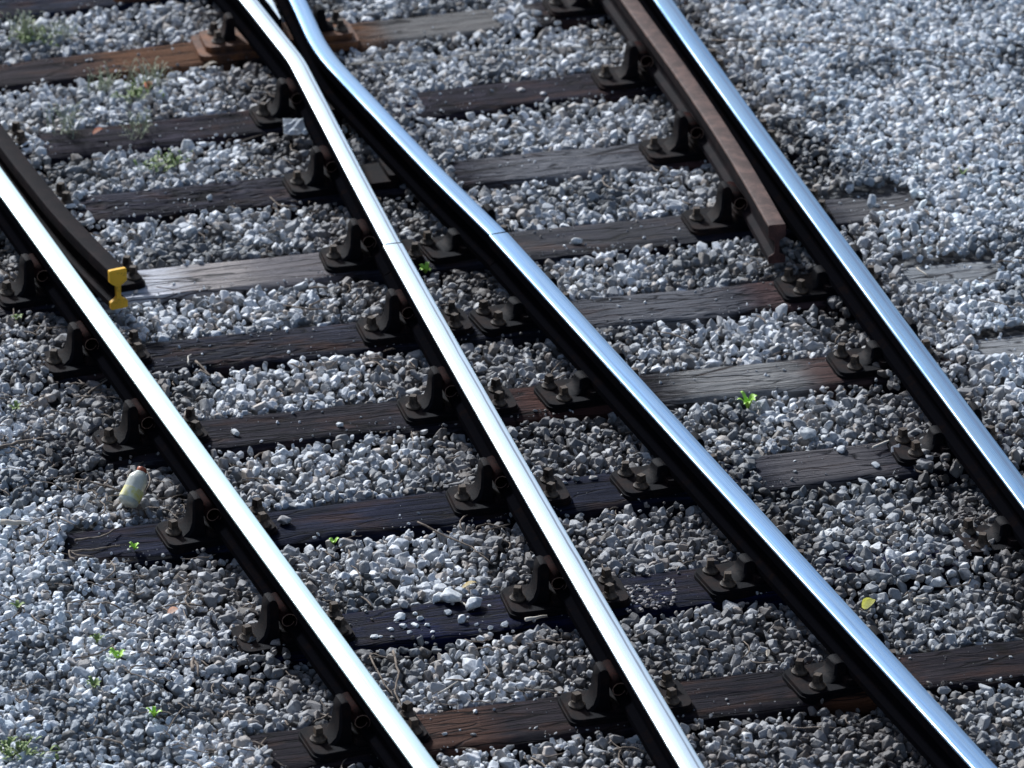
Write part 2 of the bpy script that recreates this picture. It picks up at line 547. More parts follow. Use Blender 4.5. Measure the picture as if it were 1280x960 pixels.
def sleeper(k):
    x0, x1, kw, label = SLEEP[k]
    kw['dark'] = tuple(q * f for q, f in zip(kw['dark'], (.36, .40, .60)))
    kw['mid'] = tuple(q * f for q, f in zip(kw['mid'], (.46, .49, .66)))
    kw['pale'] = tuple(q * f for q, f in zip(kw['pale'], (.78, .82, .98)))
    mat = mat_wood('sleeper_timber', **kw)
    sd = kw['seed'] * 13.7
    nx = int((x1 - x0) / 0.02)
    ny = 16
    V, Fc = [], []
    for i in range(nx + 1):
        x = x0 + (x1 - x0) * i / nx
        for j in range(ny + 1):
            e = j / ny
            y = -TW + TW * e
            z = (mn.fractal(Vector((x * 3 + sd, y * 26, 0)), 0.9, 2.1, 5) * 0.0022)
            z += -0.006 * max(0, mn.noise(Vector((x * 1.3 + sd, y * 40, 3.1)))) * 1.5
            if kw.get('pit'):
                z -= kw['pit'] * 0.006 * max(0, mn.noise(Vector((x * 20 + sd, y * 55, 7.1))))
            edge = min(j, ny - j)
            if edge < 2:
                wv = 0.5 + 0.5 * mn.noise(Vector((x * 7 + sd, e * 3, 1.7)))
                z -= (0.011 if edge == 0 else 0.003) * (0.5 + wv * 1.5)
                y += (0.010 * wv if j < 2 else -0.010 * wv) * (1 if edge == 0 else 0.3)
            if i == 0 or i == nx:
                z -= 0.008
            xx = x + (mn.noise(Vector((e * 5, sd, i))) * 0.02 if i in (0, nx) else 0)
            V.append((xx, y, z))
    m_ = ny + 1
    for i in range(nx):
        for j in range(ny):
            a = i * m_ + j
            Fc.append((a, a + m_, a + m_ + 1, a + 1))
    ring = [i * m_ for i in range(nx + 1)] + [nx * m_ + j for j in range(1, ny + 1)] + [i * m_ + ny for i in range(nx - 1, -1, -1)] + [j for j in range(ny - 1, 0, -1)]
    b0 = len(V)
    for r_ in ring:
        V.append((V[r_][0], V[r_][1], -0.135))
    for q in range(len(ring)):
        w_ = (q + 1) % len(ring)
        Fc.append((ring[w_], ring[q], b0 + q, b0 + w_))
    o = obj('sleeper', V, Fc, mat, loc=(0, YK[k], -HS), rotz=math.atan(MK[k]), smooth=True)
    bm = bmesh.new()
    bm.from_mesh(o.data)
    for e in bm.edges:
        e.smooth = not (len(e.link_faces) == 2 and e.calc_face_angle(0) > R(40))
    bm.to_mesh(o.data)
    bm.free()
    tag(o, label, 'sleeper', 'timber sleepers of the junction')


for k in SLEEP:
    sleeper(k)

# ------------------------------------------------------------------ rail chairs
KEYMESH = {}


def jaw_bm(x_in, s, h):
    """cast jaw; inner face at local x_in, leaning outwards towards side s (-1 left, +1 right)"""
    bm = bmesh.new()
    prof = [(0, 0.0), (0.001, h * 0.45), (-0.002, h * 0.86), (0.004, h * 0.97), (0.014, h), (0.026, h * 0.97), (0.033, h * 0.86), (0.035, h * 0.62), (0.039, h * 0.36), (0.050, h * 0.15), (0.074, 0.0)]
    ys = [(-0.050, 1.0), (-0.041, 1.0), (0.041, 1.0), (0.050, 1.0)]
    rows = []
    for yv, _ in ys:
        row = []
        for px, pz in prof:
            tp = 1 - 0.42 * (pz / h) ** 1.2
            row.append(bm.verts.new((x_in + s * px * (0.8 if abs(yv) > 0.045 and px > 0.03 else 1), yv * tp, pz * (0.985 if abs(yv) > 0.045 else 1))))
        rows.append(row)
    n = len(prof)
    for a, b in zip(rows, rows[1:]):
        for i in range(n):
            j = (i + 1) % n
            bm.faces.new((a[i], a[j], b[j], b[i]))
    bm.faces.new(rows[0][::-1])
    bm.faces.new(rows[-1])
    bmesh.ops.recalc_face_normals(bm, faces=bm.faces)
    return bm


def screw(parent, x, y, z, rot):
    bm = bmesh.new()
    s_ = 0.0125
    c, q = math.cos(rot), math.sin(rot)
    poly = [(c * a - q * b, q * a + c * b) for a, b in ((s_, s_), (-s_, s_), (-s_, -s_), (s_, -s_))]
    add_prism(bm, poly, 0.018, 0.043, taper=0.84)
    o = bobj('chair_screw', bm, IRON_SCREW, parent, (x, y, z), auto=35)
    bm = bmesh.new()
    add_lathe(bm, [(0.026, 0), (0.026, 0.006), (0.020, 0.010), (0.017, 0.017), (0.0165, 0.019)], 14)
    bobj('ferrule', bm, IRON_SCREW, o, auto=35)
    return o


def spring_key(parent, x, z):
    """rolled spring-steel key: an open coil of thin plate lying along the rail"""
    V, Fc = [], []
    n, ny = 30, 2
    for jy, yv in enumerate((-0.078, 0.075)):
        for i in range(n + 1):
            a = R(-60) + R(395) * i / n
            r_ = 0.0265 - 0.0055 * i / n
            V.append((x + r_ * math.cos(a), yv + 0.014 * i / n, z + r_ * math.sin(a)))
            V.append((x + (r_ - 0.003) * math.cos(a), yv + 0.014 * i / n, z + (r_ - 0.003) * math.sin(a)))
    h_ = 2 * (n + 1)
    for i in range(n):
        a, b = 2 * i, 2 * i + 2
        Fc += [(a, b, h_ + b, h_ + a), (a + 1, h_ + a + 1, h_ + b + 1, b + 1), (a, a + 1, b + 1, b), (h_ + a, h_ + b, h_ + b + 1, h_ + a + 1)]
    o = obj('spring_key', V, Fc, [IRON_RED, KEY_RIM], parent, smooth=True)
    for i_, p_ in enumerate(o.data.polygons):
        p_.material_index = 1 if i_ % 4 >= 2 else 0      # bare sheared edges of the rolled plate
        p_.use_smooth = i_ % 4 < 2
    return o


def chair(x, y, ang, label, left=0.21, right=0.21, key=-1, screws=(), jaw_l=-0.056, jaw_r=0.036, width=0.19, mat=IRON, rails=(0,), name='rail_chair'):
    """x, y under the rail centre; key: side of the spring key (-1 left, 1 right, 0 none)"""
    t = thing(name, label, 'rail chair', (x, y, -HS), ang + random.uniform(-.02, .02), 'cast iron rail chairs')
    bm = bmesh.new()
    add_prism(bm, rrect(-left, right, -width / 2, width / 2, 0.032), -0.012, 0.012)
    add_prism(bm, rrect(-left + 0.004, right - 0.004, -width / 2 + 0.004, width / 2 - 0.004, 0.03), 0.012, 0.022, taper=0.985)
    bobj('base_plate', bm, mat, t, auto=40)
    for rx in rails:
        bm = bmesh.new()
        hw = min(0.052, 0.045 if len(rails) > 1 else 0.052)
        add_prism(bm, rrect(rx - hw, rx + hw, -width / 2 + 0.012, width / 2 - 0.012, 0.012, 2), 0.021, 0.042)
        bobj('rail_seat', bm, mat, t, auto=40)
    for s_, xi in ((-1, jaw_l), (1, jaw_r)):
        if xi is None:
            continue
        h = (0.150 if s_ == key else 0.076) * random.uniform(.97, 1.03)
        bobj('jaw', jaw_bm(xi, s_, h - 0.02), mat, t, (0, 0, 0.021), auto=38)
    if key:
        xk = (jaw_l + 0.0235 if key < 0 else jaw_r - 0.0265)
        spring_key(t, xk, 0.097)
    for sx, sy in screws:
        screw(t, sx, sy, 0.0225, random.uniform(0, 1.5))
    return t


SL = {-1: 'the topmost sleeper', 0: 'the crossing casting sleeper', 1: 'the white paper sleeper', 2: 'the sleeper above the sheened one',
      3: 'the pale sheened sleeper', 4: 'the sleeper below the sheened one', 5: 'the seedling sleeper', 6: 'the plastic bottle sleeper',
      7: 'the stone-strewn blue-black sleeper', 8: 'the nearest sleeper'}
AANG = math.atan(0.12)
INNER_R = [(0.135, -0.052), (0.150, 0.052)]
INNER_L = [(-0.135, -0.052), (-0.150, 0.052)]
for k in YK:
    yc0 = YK[k] - TW / 2
    y = yc0 + MK[k] * xa(yc0)
    # leftmost rail: key and jaw on the left
    if k <= 3:
        gx = Vector(min(spline(gl), key=lambda p: abs(p[1] - y))).x - xa(y)
        if k == 3:
            gx += 0.01
        chair(xa(y), y, AANG, 'iron chair holding leftmost rail and its check rail on ' + SL[k], 0.190, gx + 0.185, -1, [(-0.148, 0.0), (gx + 0.15, -0.04), (gx + 0.155, 0.05)], jaw_r=gx + 0.038, rails=(0, gx))
    else:
        chair(xa(y), y, AANG, 'iron chair holding the leftmost rail on ' + SL[k], 0.190, 0.18, -1, [(-0.148, 0.0)] + INNER_R)
    y = yc0 + MK[k] * xd(yc0)
    # rightmost rail: key on the far side, jaw on the near side
    if k <= 3:
        gx = Vector(min(spline(gr), key=lambda p: abs(p[1] - y))).x - xd(y)
        chair(xd(y), y, 0, 'iron chair holding rightmost rail and rusty check rail on ' + SL[k], -gx + 0.225, 0.17, -1, [(gx - 0.182, 0.005)] + [(0.13, 0.05), (0.13, -0.052)], jaw_l=gx - 0.064, jaw_r=0.036, rails=(0, gx))
    else:
        chair(xd(y), y, 0, 'iron chair holding the rightmost rail on ' + SL[k], 0.20, 0.17, 1, INNER_L + [(0.135, 0.0)], jaw_l=-0.036, jaw_r=0.062)
    # second and third rails
    y = yc0
    if k >= 3:
        gap = xc(y) - xb(y)
        inn = min(0.20, gap / 2 - 0.004)
        sc = INNER_R if inn > 0.18 else [(inn - 0.03, -0.05)]
        chair(xb(y), y, 0, 'iron chair holding the second rail on ' + SL[k], 0.190, inn, -1, [(-0.148, 0.0)] + sc)
        sc = INNER_L if inn > 0.18 else [(-inn + 0.03, 0.05)]
        chair(xc(y), y, AANG, 'iron chair holding the third rail on ' + SL[k], inn, 0.17, 1, sc + [(0.135, 0.0)], jaw_l=-0.036, jaw_r=0.062)
    elif k >= 1:
        bx = Vector(min(bw, key=lambda p: abs(p[1] - y))).x
        cx = Vector(min(cw, key=lambda p: abs(p[1] - y))).x
        g_ = cx - bx
        chair(bx, y, 0.03, 'wide iron chair under both wing rails on ' + SL[k], 0.190, g_ + 0.13, -1, [(-0.148, 0.0), (g_ + 0.105, 0.03)], jaw_r=g_ + 0.036, rails=(0, g_))

# the big stepped castings that carry the crossing
for k in (0, -1):
    y = YK[k] - TW / 2
    xl = at(243, 62, -HS).x if k == 0 else -0.62
    xr = at(446, 50, -HS).x if k == 0 else 0.34
    t = thing('crossing_casting', 'rusty stepped casting carrying the crossing on ' + ('the brown sleeper' if k == 0 else 'the topmost sleeper'), 'track casting', ((xl + xr) / 2, y, -HS), 0.0, 'crossing castings')
    w_ = (xr - xl) / 2
    bm = bmesh.new()
    add_prism(bm, rrect(-w_, w_, -0.125, 0.11, 0.03), -0.014, 0.020)
    bobj('base_plate', bm, RUST, t, auto=40)
    bm = bmesh.new()
    add_prism(bm, rrect(-w_ + 0.03, w_ - 0.02, -0.095, 0.085, 0.025), 0.019, 0.044)
    bobj('upper_plate', bm, RUST, t, auto=40)
    for sx in (-w_ + 0.085, w_ - 0.06):
        for sy in (-0.045, 0.045):
            screw(t, sx, sy, 0.0445, random.uniform(0, 1.5))
    for s_, xi in ((-1, -0.25 - (xl + xr) / 2), (1, 0.075 - (xl + xr) / 2)):
        bobj('jaw', jaw_bm(xi, s_, 0.09), IRON, t, (0, 0, 0.043), auto=38)

# ------------------------------------------------------------------ ballast
VIS = {  # stretches of each sleeper that the ballast leaves bare
    -1: [(-2.2, 2.0)], 0: [(-2.2, 0.78), (0.95, 1.5)], 1: [(-1.12, -0.02), (0.33, 1.40)], 2: [(-1.05, 0.08), (0.32, 1.40)], 3: [(-1.55, 1.35), (1.48, 1.884)],
    4: [(-1.40, 1.32), (1.60, 1.95)], 5: [(-1.33, 1.30), (1.68, 2.2)], 6: [(-1.60, 0.56), (0.72, 1.22)], 7: [(-1.02, 0.62)], 8: [(-1.20, 2.3)]}


def nz2(x, y, s, o=0.0):
    return mn.noise(Vector((x * s + o, y * s - o, o * 0.7)))


def height(x, y):
    """mean height of the stone tops above the datum"""
    h = -HS - 0.013
    l = xa(y) - 0.28 - x
    if l > 0:
        h += min(0.045, l * 0.20)
    r_ = x - xd(y) - 0.14
    if r_ > 0:
        h += min(0.048, r_ * 0.30)
    if xb(y) + 0.05 < x < xc(y) - 0.05:
        h -= 0.006
    for rx in (xa(y), xb(y) if y < 2.5 else 9, xc(y) if y < 2.5 else 9, xd(y)):
        d = abs(x - rx)
        if d < 0.12:
            h -= 0.022 * (1 - d / 0.12)
    return h + 0.012 * nz2(x, y, 3.0) + 0.006 * nz2(x, y, 9.0, 3)


def bare(x, y, margin=0.0):
    for k, L in VIS.items():
        yt = YK[k] + MK[k] * x
        if yt - TW - margin < y < yt + margin:
            for a, b in L:
                rag = 0.07 * nz2(k * 3.1, y, 9.0, 2) + 0.03 * nz2(x, y, 22, 4)
                if a + rag < x < b + rag:
                    return True
    return False


def rock(seed):
    """crushed stone: the hull of a handful of random points, so flat facets and sharp arrises"""
    r_ = random.Random(seed)
    bm = bmesh.new()
    sx, sy, sz = r_.uniform(0.95, 1.45), r_.uniform(0.70, 1.05), r_.uniform(0.50, 0.85)
    n = r_.randint(9, 15)
    for k in range(n):
        zz = 1 - 2 * (k + 0.5) / n
        a = k * 2.39996 + r_.uniform(-.5, .5)
        q = math.sqrt(max(0, 1 - zz * zz))
        rr = r_.uniform(0.78, 1.12)
        bm.verts.new((q * math.cos(a) * rr * sx, q * math.sin(a) * rr * sy, zz * rr * sz))
    res = bmesh.ops.convex_hull(bm, input=bm.verts[:])
    bmesh.ops.delete(bm, geom=list({g for g in res['geom_interior'] if isinstance(g, bmesh.types.BMVert)}), context='VERTS')
    bmesh.ops.bevel(bm, geom=bm.edges[:], offset=0.07, segments=1, affect='EDGES', clamp_overlap=True)
    bmesh.ops.triangulate(bm, faces=bm.faces[:])
    bm.verts.index_update()
    V = np.array([v.co[:] for v in bm.verts])
    Fc = np.array([[v.index for v in f.verts] for f in bm.faces], dtype=np.int32)
    bm.free()
    return V, Fc


ROCKS = [rock(100 + i) for i in range(36)]


def rot_mats(n, tilt=0.75):
    a = RNG.uniform(0, 2 * np.pi, n)
    ax = RNG.normal(0, tilt, n)
    ay = RNG.normal(0, tilt, n)
    ca, sa = np.cos(a), np.sin(a)
    Z = np.zeros((n, 3, 3)); Z[:, 0, 0] = ca; Z[:, 0, 1] = -sa; Z[:, 1, 0] = sa; Z[:, 1, 1] = ca; Z[:, 2, 2] = 1
    cx, sx = np.cos(ax), np.sin(ax)
    X = np.zeros((n, 3, 3)); X[:, 0, 0] = 1; X[:, 1, 1] = cx; X[:, 1, 2] = -sx; X[:, 2, 1] = sx; X[:, 2, 2] = cx
    cy, sy = np.cos(ay), np.sin(ay)
    Y = np.zeros((n, 3, 3)); Y[:, 1, 1] = 1; Y[:, 0, 0] = cy; Y[:, 0, 2] = sy; Y[:, 2, 0] = -sy; Y[:, 2, 2] = cy
    return X @ Y @ Z


def stones_mesh(name, pos, size, tint, mat):
    n = len(pos)
    var = RNG.integers(0, len(ROCKS), n)
    rots = rot_mats(n)
    VV, FF, CC, b0 = [], [], [], 0
    for k, (rv, rf) in enumerate(ROCKS):
        idx = np.nonzero(var == k)[0]
        if not len(idx):
            continue
        v_ = np.einsum('nij,nkj->nki', rots[idx], rv[None] * size[idx][:, None, None]) + pos[idx][:, None, :]
        VV.append(v_.reshape(-1, 3))
        FF.append((rf[None] + (b0 + np.arange(len(idx)) * len(rv))[:, None, None]).reshape(-1))
        CC.append(np.repeat(tint[idx], len(rv), axis=0))
        b0 += len(idx) * len(rv)
    Vv, Fc, cc = np.concatenate(VV), np.concatenate(FF), np.concatenate(CC)
    nf = len(Fc) // 3
    me = bpy.data.meshes.new(name)
    me.vertices.add(len(Vv))
    me.vertices.foreach_set('co', Vv.reshape(-1).astype(np.float32))
    me.loops.add(nf * 3)
    me.loops.foreach_set('vertex_index', Fc.astype(np.int32))
    me.polygons.add(nf)
    me.polygons.foreach_set('loop_start', np.arange(0, nf * 3, 3, dtype=np.int32))
    me.update(calc_edges=True)
    at_ = me.attributes.new('stone_tint', 'FLOAT_COLOR', 'POINT')
    at_.data.foreach_set('color', np.concatenate([cc, np.ones((len(cc), 1))], 1).reshape(-1).astype(np.float32))
    me.polygons.foreach_set('use_smooth', np.zeros(nf, dtype=bool))
    me.materials.append(mat)
    o = bpy.data.objects.new(name, me)
    COL.objects.link(o)
    return o


def mat_stone():
    t = NT('ballast_stone')
    a = t.n('ShaderNodeAttribute', attribute_name='stone_tint')
    v = t.coord()
    f = t.noise(v, 90, 5, 0.7)
    f2 = t.noise(v, 400, 3, 0.7)
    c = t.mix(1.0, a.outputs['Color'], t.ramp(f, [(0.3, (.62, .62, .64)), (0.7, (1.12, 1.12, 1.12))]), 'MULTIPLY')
    t.bump(t.math('ADD', f, t.math('MULTIPLY', f2, 0.4)), 0.35, 0.006)
    return t.out(c, 0.62, 0, 0.35)


STONE = mat_stone()


def in_view(x, y, mrg):
    d = Vector((x, y, -HS)) - CO
    w = d.dot(CF)
    u_, v_ = F_PX * d.dot(CR) / w, F_PX * d.dot(CU) / w
    return abs(u_) < 640 + mrg and -480 - mrg * 0.6 < v_ < 480 + mrg * 0.6


def tint_of(x, y, rnd):
    """stone colour: blue-grey limestone, some pale, some dark, brown brake dust plus painted rail shade close to the rails"""
    a, b, c = rnd
    if a < 0.035:
        base = np.array((0.80, 0.80, 0.78))
    elif a < 0.16:
        base = np.array((0.66, 0.665, 0.665)) * (0.85 + 0.3 * b)
    elif a < 0.62:
        base = np.array((0.39, 0.40, 0.41)) * (0.7 + 0.6 * b)
    elif a < 0.88:
        base = np.array((0.25, 0.25, 0.25)) * (0.6 + 0.7 * b)
    else:
        base = np.array((0.34, 0.30, 0.265)) * (0.55 + 0.7 * b)
    if x > xd(y) + 0.3 or x < xa(y) - 0.42:
        base = base * np.array((1.26, 1.32, 1.38))
    if xc(y) < x and y < 0.2:       # darker stone down the right-hand side
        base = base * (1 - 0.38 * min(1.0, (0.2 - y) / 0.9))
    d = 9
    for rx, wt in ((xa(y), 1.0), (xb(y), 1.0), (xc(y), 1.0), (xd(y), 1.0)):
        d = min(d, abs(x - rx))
    dust_shade = min(1.0, max(0.0, 1.15 - (d - 0.05) / (0.22 + 0.08 * nz2(x, y, 4, 2))))  # brown grime plus the rails' soft shade, both painted into the tint
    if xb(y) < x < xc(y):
        dust_shade = max(dust_shade, 0.75)
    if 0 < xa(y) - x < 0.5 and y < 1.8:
        dust_shade = max(dust_shade, 0.9 - (xa(y) - x) / 0.55 + 0.5 * nz2(x, y, 5, 8))
    dust_shade = min(1.0, dust_shade) * (0.6 + 0.4 * c)
    # oily dark patches and washed pale patches
    pt = nz2(x, y, 2.1, 6) + 0.5 * nz2(x, y, 6.0, 1)
    base = base * (1.30 + 0.38 * pt if pt > -0.33 else 0.55)
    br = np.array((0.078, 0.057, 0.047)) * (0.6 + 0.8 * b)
    return np.minimum(base * (1 - 0.85 * dust_shade) + br * 0.85 * dust_shade, 0.8)


def gravel(sp, y0, y1, x0, x1, smin, smax, zj, keep):
    pos, size, tint = [], [], []
    row = 0
    y = y0
    while y < y1:
        x = x0 + (sp / 2 if row % 2 else 0)
        while x < x1:
            px = x + random.uniform(-.42, .42) * sp
            py = y + random.uniform(-.42, .42) * sp
            x += sp
            if not in_view(px, py, 260) or not keep(px, py):
                continue
            s_ = smin + (smax - smin) * random.random() ** 1.6
            mrg = 0.022 * nz2(px, py, 9, 5) + s_ * 0.42
            if bare(px, py, mrg) and not (px > xd(py) + 0.2 and random.random() < 0.05):
                continue
            z = height(px, py)
            for k in YK:
                yt = YK[k] + MK[k] * px
                if yt - TW - 0.12 < py < yt + 0.12 and SLEEP[k][0] < px < SLEEP[k][1] and not any(a - 0.01 < px < b + 0.01 for a, b in VIS[k]):
                    over = max(0.0, yt - TW - 0.02 - py, py - yt - 0.02)
                    z = max(z, -HS + 0.014 - over * 0.35)      # spilled over the buried stretch of a sleeper
            if bare(px, py, 0):
                z = max(z, -HS + s_ * 0.5)
            elif bare(px, py, 0.05) and px > xd(py) + 0.2:
                z = max(z, -HS - 0.004)
            z += random.uniform(-zj, zj) - s_ * 0.45
            pos.append((px, py, z))
            size.append(s_)
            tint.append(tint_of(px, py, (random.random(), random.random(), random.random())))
        y += sp * 0.87
        row += 1
    return pos, size, tint


def coarse(x, y):
    return True


def fine_area(x, y):
    # finer crushed stone on the left verge and the far right verge
    return x < xa(y) - 0.25 + 0.15 * nz2(x, y, 2.5) or x > xd(y) + 0.35 + 0.2 * nz2(x, y, 2.0, 4)


P_, S_, T_ = gravel(0.0345, -4.0, 6.0, -3.6, 4.4, 0.0145, 0.034, 0.014, lambda x, y: not fine_area(x, y))
P2, S2, T2 = gravel(0.0280, -4.0, 6.0, -3.6, 4.4, 0.0115, 0.029, 0.012, fine_area)
P3, S3, T3 = gravel(0.042, -4.0, 6.0, -3.6, 4.4, 0.006, 0.0125, 0.006, lambda x, y: True)
P3 = [(p[0], p[1], p[2] + 0.008) for p in P3]
# grit and chips lying on the timbers, thickest along their edges
for k in YK:
    for a, b in VIS[k]:
        for _ in range(int((b - a) * 130)):
            x = random.uniform(a, b)
            e = random.random()
            e = e * e * 0.5 if random.random() < .5 else 1 - e * e * 0.5
            y = YK[k] + MK[k] * x - TW * e
            if in_view(x, y, 60) and nz2(x, y, 5, 9) > -0.15:
                r_ = 0.0018 + 0.007 * random.random() ** 3
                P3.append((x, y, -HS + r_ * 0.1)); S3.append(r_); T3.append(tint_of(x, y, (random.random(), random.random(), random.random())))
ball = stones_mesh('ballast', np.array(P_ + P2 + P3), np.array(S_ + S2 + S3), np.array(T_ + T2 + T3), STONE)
ball['kind'] = 'stuff'
ball['label'] = 'grey crushed stone ballast filling the beds between the sleepers'

# ground sheet below the ballast, out to the horizon
t = NT('gravel_ground')
v = t.coord()
vo = t.n('ShaderNodeTexVoronoi')
vo.inputs['Scale'].default_value = 26
t.l(v, vo.inputs['Vector'])
sep = t.n('ShaderNodeSeparateColor')
t.l(vo.outputs['Color'], sep.inputs[0])
c = t.ramp(sep.outputs[0], [(0, (.05, .05, .052)), (.6, (.11, .112, .118)), (1, (.2, .2, .2))])
t.bump(t.math('SUBTRACT', 1.0, vo.outputs['Distance']), 0.9, 0.03)
GM = t.out(c, 0.9, 0, 0.2)
V, Fc = [], []
gx_ = [-300, -60, -12, -4, -3, -2.2, -1.5, -.7, 0, .8, 1.6, 2.2, 2.8, 3.6, 5, 12, 60, 300]
gy_ = [-300, -60, -14, -5, -3, -1.5, 0, 1.5, 3, 4.5, 6, 14, 60, 300]
for yv in gy_:
    for xv in gx_:
        V.append((xv, yv, -HS - 0.075))
for j in range(len(gy_) - 1):
    for i in range(len(gx_) - 1):
        a = j * len(gx_) + i
        Fc.append((a, a + 1, a + 1 + len(gx_), a + len(gx_)))
g = obj('ground', V, Fc, GM)
g['kind'] = 'structure'

# ------------------------------------------------------------------ loose stones one can count
def loose(px, py, r_mm, z, tint, label, group=None, name='loose_stone'):
    p = at(px, py, z)
    V0, RF = ROCKS[random.randrange(len(ROCKS))]
    a = random.uniform(0, 6.28)
    ca, sa = math.cos(a), math.sin(a)
    s_ = r_mm / 1000
    zmin = V0[:, 2].min() * s_
    vv = [((x * ca - y * sa) * s_, (x * sa + y * ca) * s_, zz * s_ - zmin) for x, y, zz in V0]
    me = bpy.data.meshes.new(name)
    me.from_pydata(vv, [], [tuple(int(q) for q in f) for f in RF])
    me.materials.append(STONE)
    a_ = me.attributes.new('stone_tint', 'FLOAT_COLOR', 'POINT')
    for q in a_.data:
        q.color = (*tint, 1)
    o = bpy.data.objects.new(name, me)
    COL.objects.link(o)
    o.location = (p.x, p.y, z - 0.004)
    return tag(o, label, 'stone', group)


PALE, GREY, BROWN = (.66, .67, .66), (.42, .44, .46), (.34, .31, .29)
ZT = -HS
loose(1012, 547, 34, ZT, (.60, .61, .60), 'largest pale stone, on the ballast before the green seedling')
loose(563, 752, 40, ZT, (.76, .77, .76), 'largest white stone on the blue-black sleeper')
loose(592, 760, 30, ZT, (.76, .77, .76), 'white stone at the right end of the blue-black sleeper pile')
loose(547, 750, 22, ZT, (.76, .77, .76), 'roundish white stone left of the largest on the blue-black sleeper')
loose(577, 742, 20, ZT, GREY, 'grey stone behind the largest white one on the blue-black sleeper')
loose(504, 758, 22, ZT, (.45, .44, .43), 'grey stone on the far edge of the blue-black sleeper')
loose(356, 655, 26, ZT, (.36, .34, .33), 'brownish stone on dark sleeper by the leftmost rail')
loose(721, 304, 19, ZT, PALE, 'white stone on the long pale sheened sleeper')
loose(651, 113, 17, ZT, (.5, .46, .43), 'beige stone on the sleeper beside the white paper')
loose(679, 118, 15, ZT, (.55, .52, .52), 'pinkish stone on the sleeper near the beige one')
loose(1052, 564, 21, ZT, (.5, .51, .52), 'stone at the cracked sleeper edge before the seedling')
loose(1095, 583, 18, ZT, GREY, 'small grey stone on the cracked sleeper by the rightmost rail')
loose(1121, 566, 32, ZT, (.25, .26, .28), 'large dark grey stone at the right end of the cracked sleeper')
loose(425, 533, 15, ZT, PALE, 'white pebble on the sleeper left of the second rail')
loose(294, 543, 17, ZT, PALE, 'white pebble on the sleeper right of the leftmost rail')
loose(594, 890, 12, ZT, PALE, 'white pebble in the middle of the nearest sleeper')
loose(556, 918, 11, ZT, PALE, 'white pebble at the front of the nearest sleeper')
loose(1239, 824, 10, ZT, PALE, 'tiny white pebble on the far right end of the nearest sleeper')
loose(262, 249, 16, ZT, PALE, 'white pebble on the furrowed sleeper left of the second rail')
for px, py, rr in ((468, 797, 10), (488, 787, 9), (495, 776, 8), (504, 784, 10), (519, 782, 12), (512, 791, 8), (525, 774, 9), (534, 782, 9), (560, 767, 11), (577, 777, 14), (613, 786, 8), (631, 782, 11),
                   (500, 772, 16), (612, 757, 6), (476, 796, 7), (541, 790, 7), (596, 781, 6), (585, 772, 6), (519, 768, 7)):
    loose(px, py, rr * 1.35, ZT, (.76, .77, .76), 'tiny white chip scattered on the blue-black sleeper', 'tiny white chips on the blue-black sleeper', 'stone_chip')
for _ in range(110):
    px, py = random.uniform(778, 845), random.uniform(728, 762)
    if random.random() < 0.8:
        loose(px, py - (px - 810) * 0.12, random.uniform(5, 10), ZT, (.24, .21, .20) if random.random() < .7 else (.4, .38, .37), 'tiny brown chip scattered on blue-black sleeper right of the second rail', 'brown chips between the second and third rails', 'stone_chip')
for px, py, rr in ((1073, 246, 8), (1087, 249, 6), (1095, 258, 14), (1115, 258, 13), (1068, 251, 5), (1116, 270, 6), (1050, 254, 6), (1064, 263, 5), (1080, 262, 4)):
    loose(px, py, rr, ZT, PALE, 'small white stone on the sleeper stub right of the rightmost rail', 'stones on the sleeper stub', 'stone_chip')
for px, py, rr in ((700, 622, 10), (720, 600, 14), (708, 597, 14), (742, 598, 16), (760, 590, 10)):
    loose(px, py, rr, ZT, (.32, .3, .28), 'dull stone on the dark sleeper between second and third rails', 'stones between the second and third rails', 'stone_chip')
for px, py, rr in ((640, 22, 9), (652, 24, 12), (662, 22, 9), (672, 18, 17), (683, 24, 10), (655, 34, 8), (697, 30, 16), (690, 14, 18)):
    loose(px, py, rr, ZT, PALE, 'pale stone spilled on the sleeper under the crossing casting', 'pale stones on the crossing sleeper', 'stone_chip')

# ------------------------------------------------------------------ litter and plants
TWIG = mat_plain('dry_twig', (.10, .075, .058), (.26, .21, .17), 40, 0.8, 0.2)
PALE_TWIG = mat_plain('bleached_straw', (.42, .36, .29), (.62, .57, .50), 30, 0.75, 0.2)
LEAF = mat_plain('fresh_leaf', (.30, .56, .05), (.45, .70, .12), 50, 0.45, 0.4)
DRYGRASS = mat_plain('pale_thin_grass', (.26, .30, .18), (.40, .42, .30), 50, 0.6, 0.3)
LEAF2 = mat_plain('dull_grass', (.13, .20, .05), (.24, .30, .10), 50, 0.6, 0.3)
YLEAF = mat_plain('yellow_leaf', (.45, .44, .06), (.60, .58, .14), 40, 0.6, 0.3)
OLEAF = mat_plain('orange_leaf', (.42, .13, .05), (.55, .22, .10), 40, 0.6, 0.3)
WHITE = mat_plain('paper', (.80, .82, .84), (.72, .76, .80), 30, 0.7, 0.3)

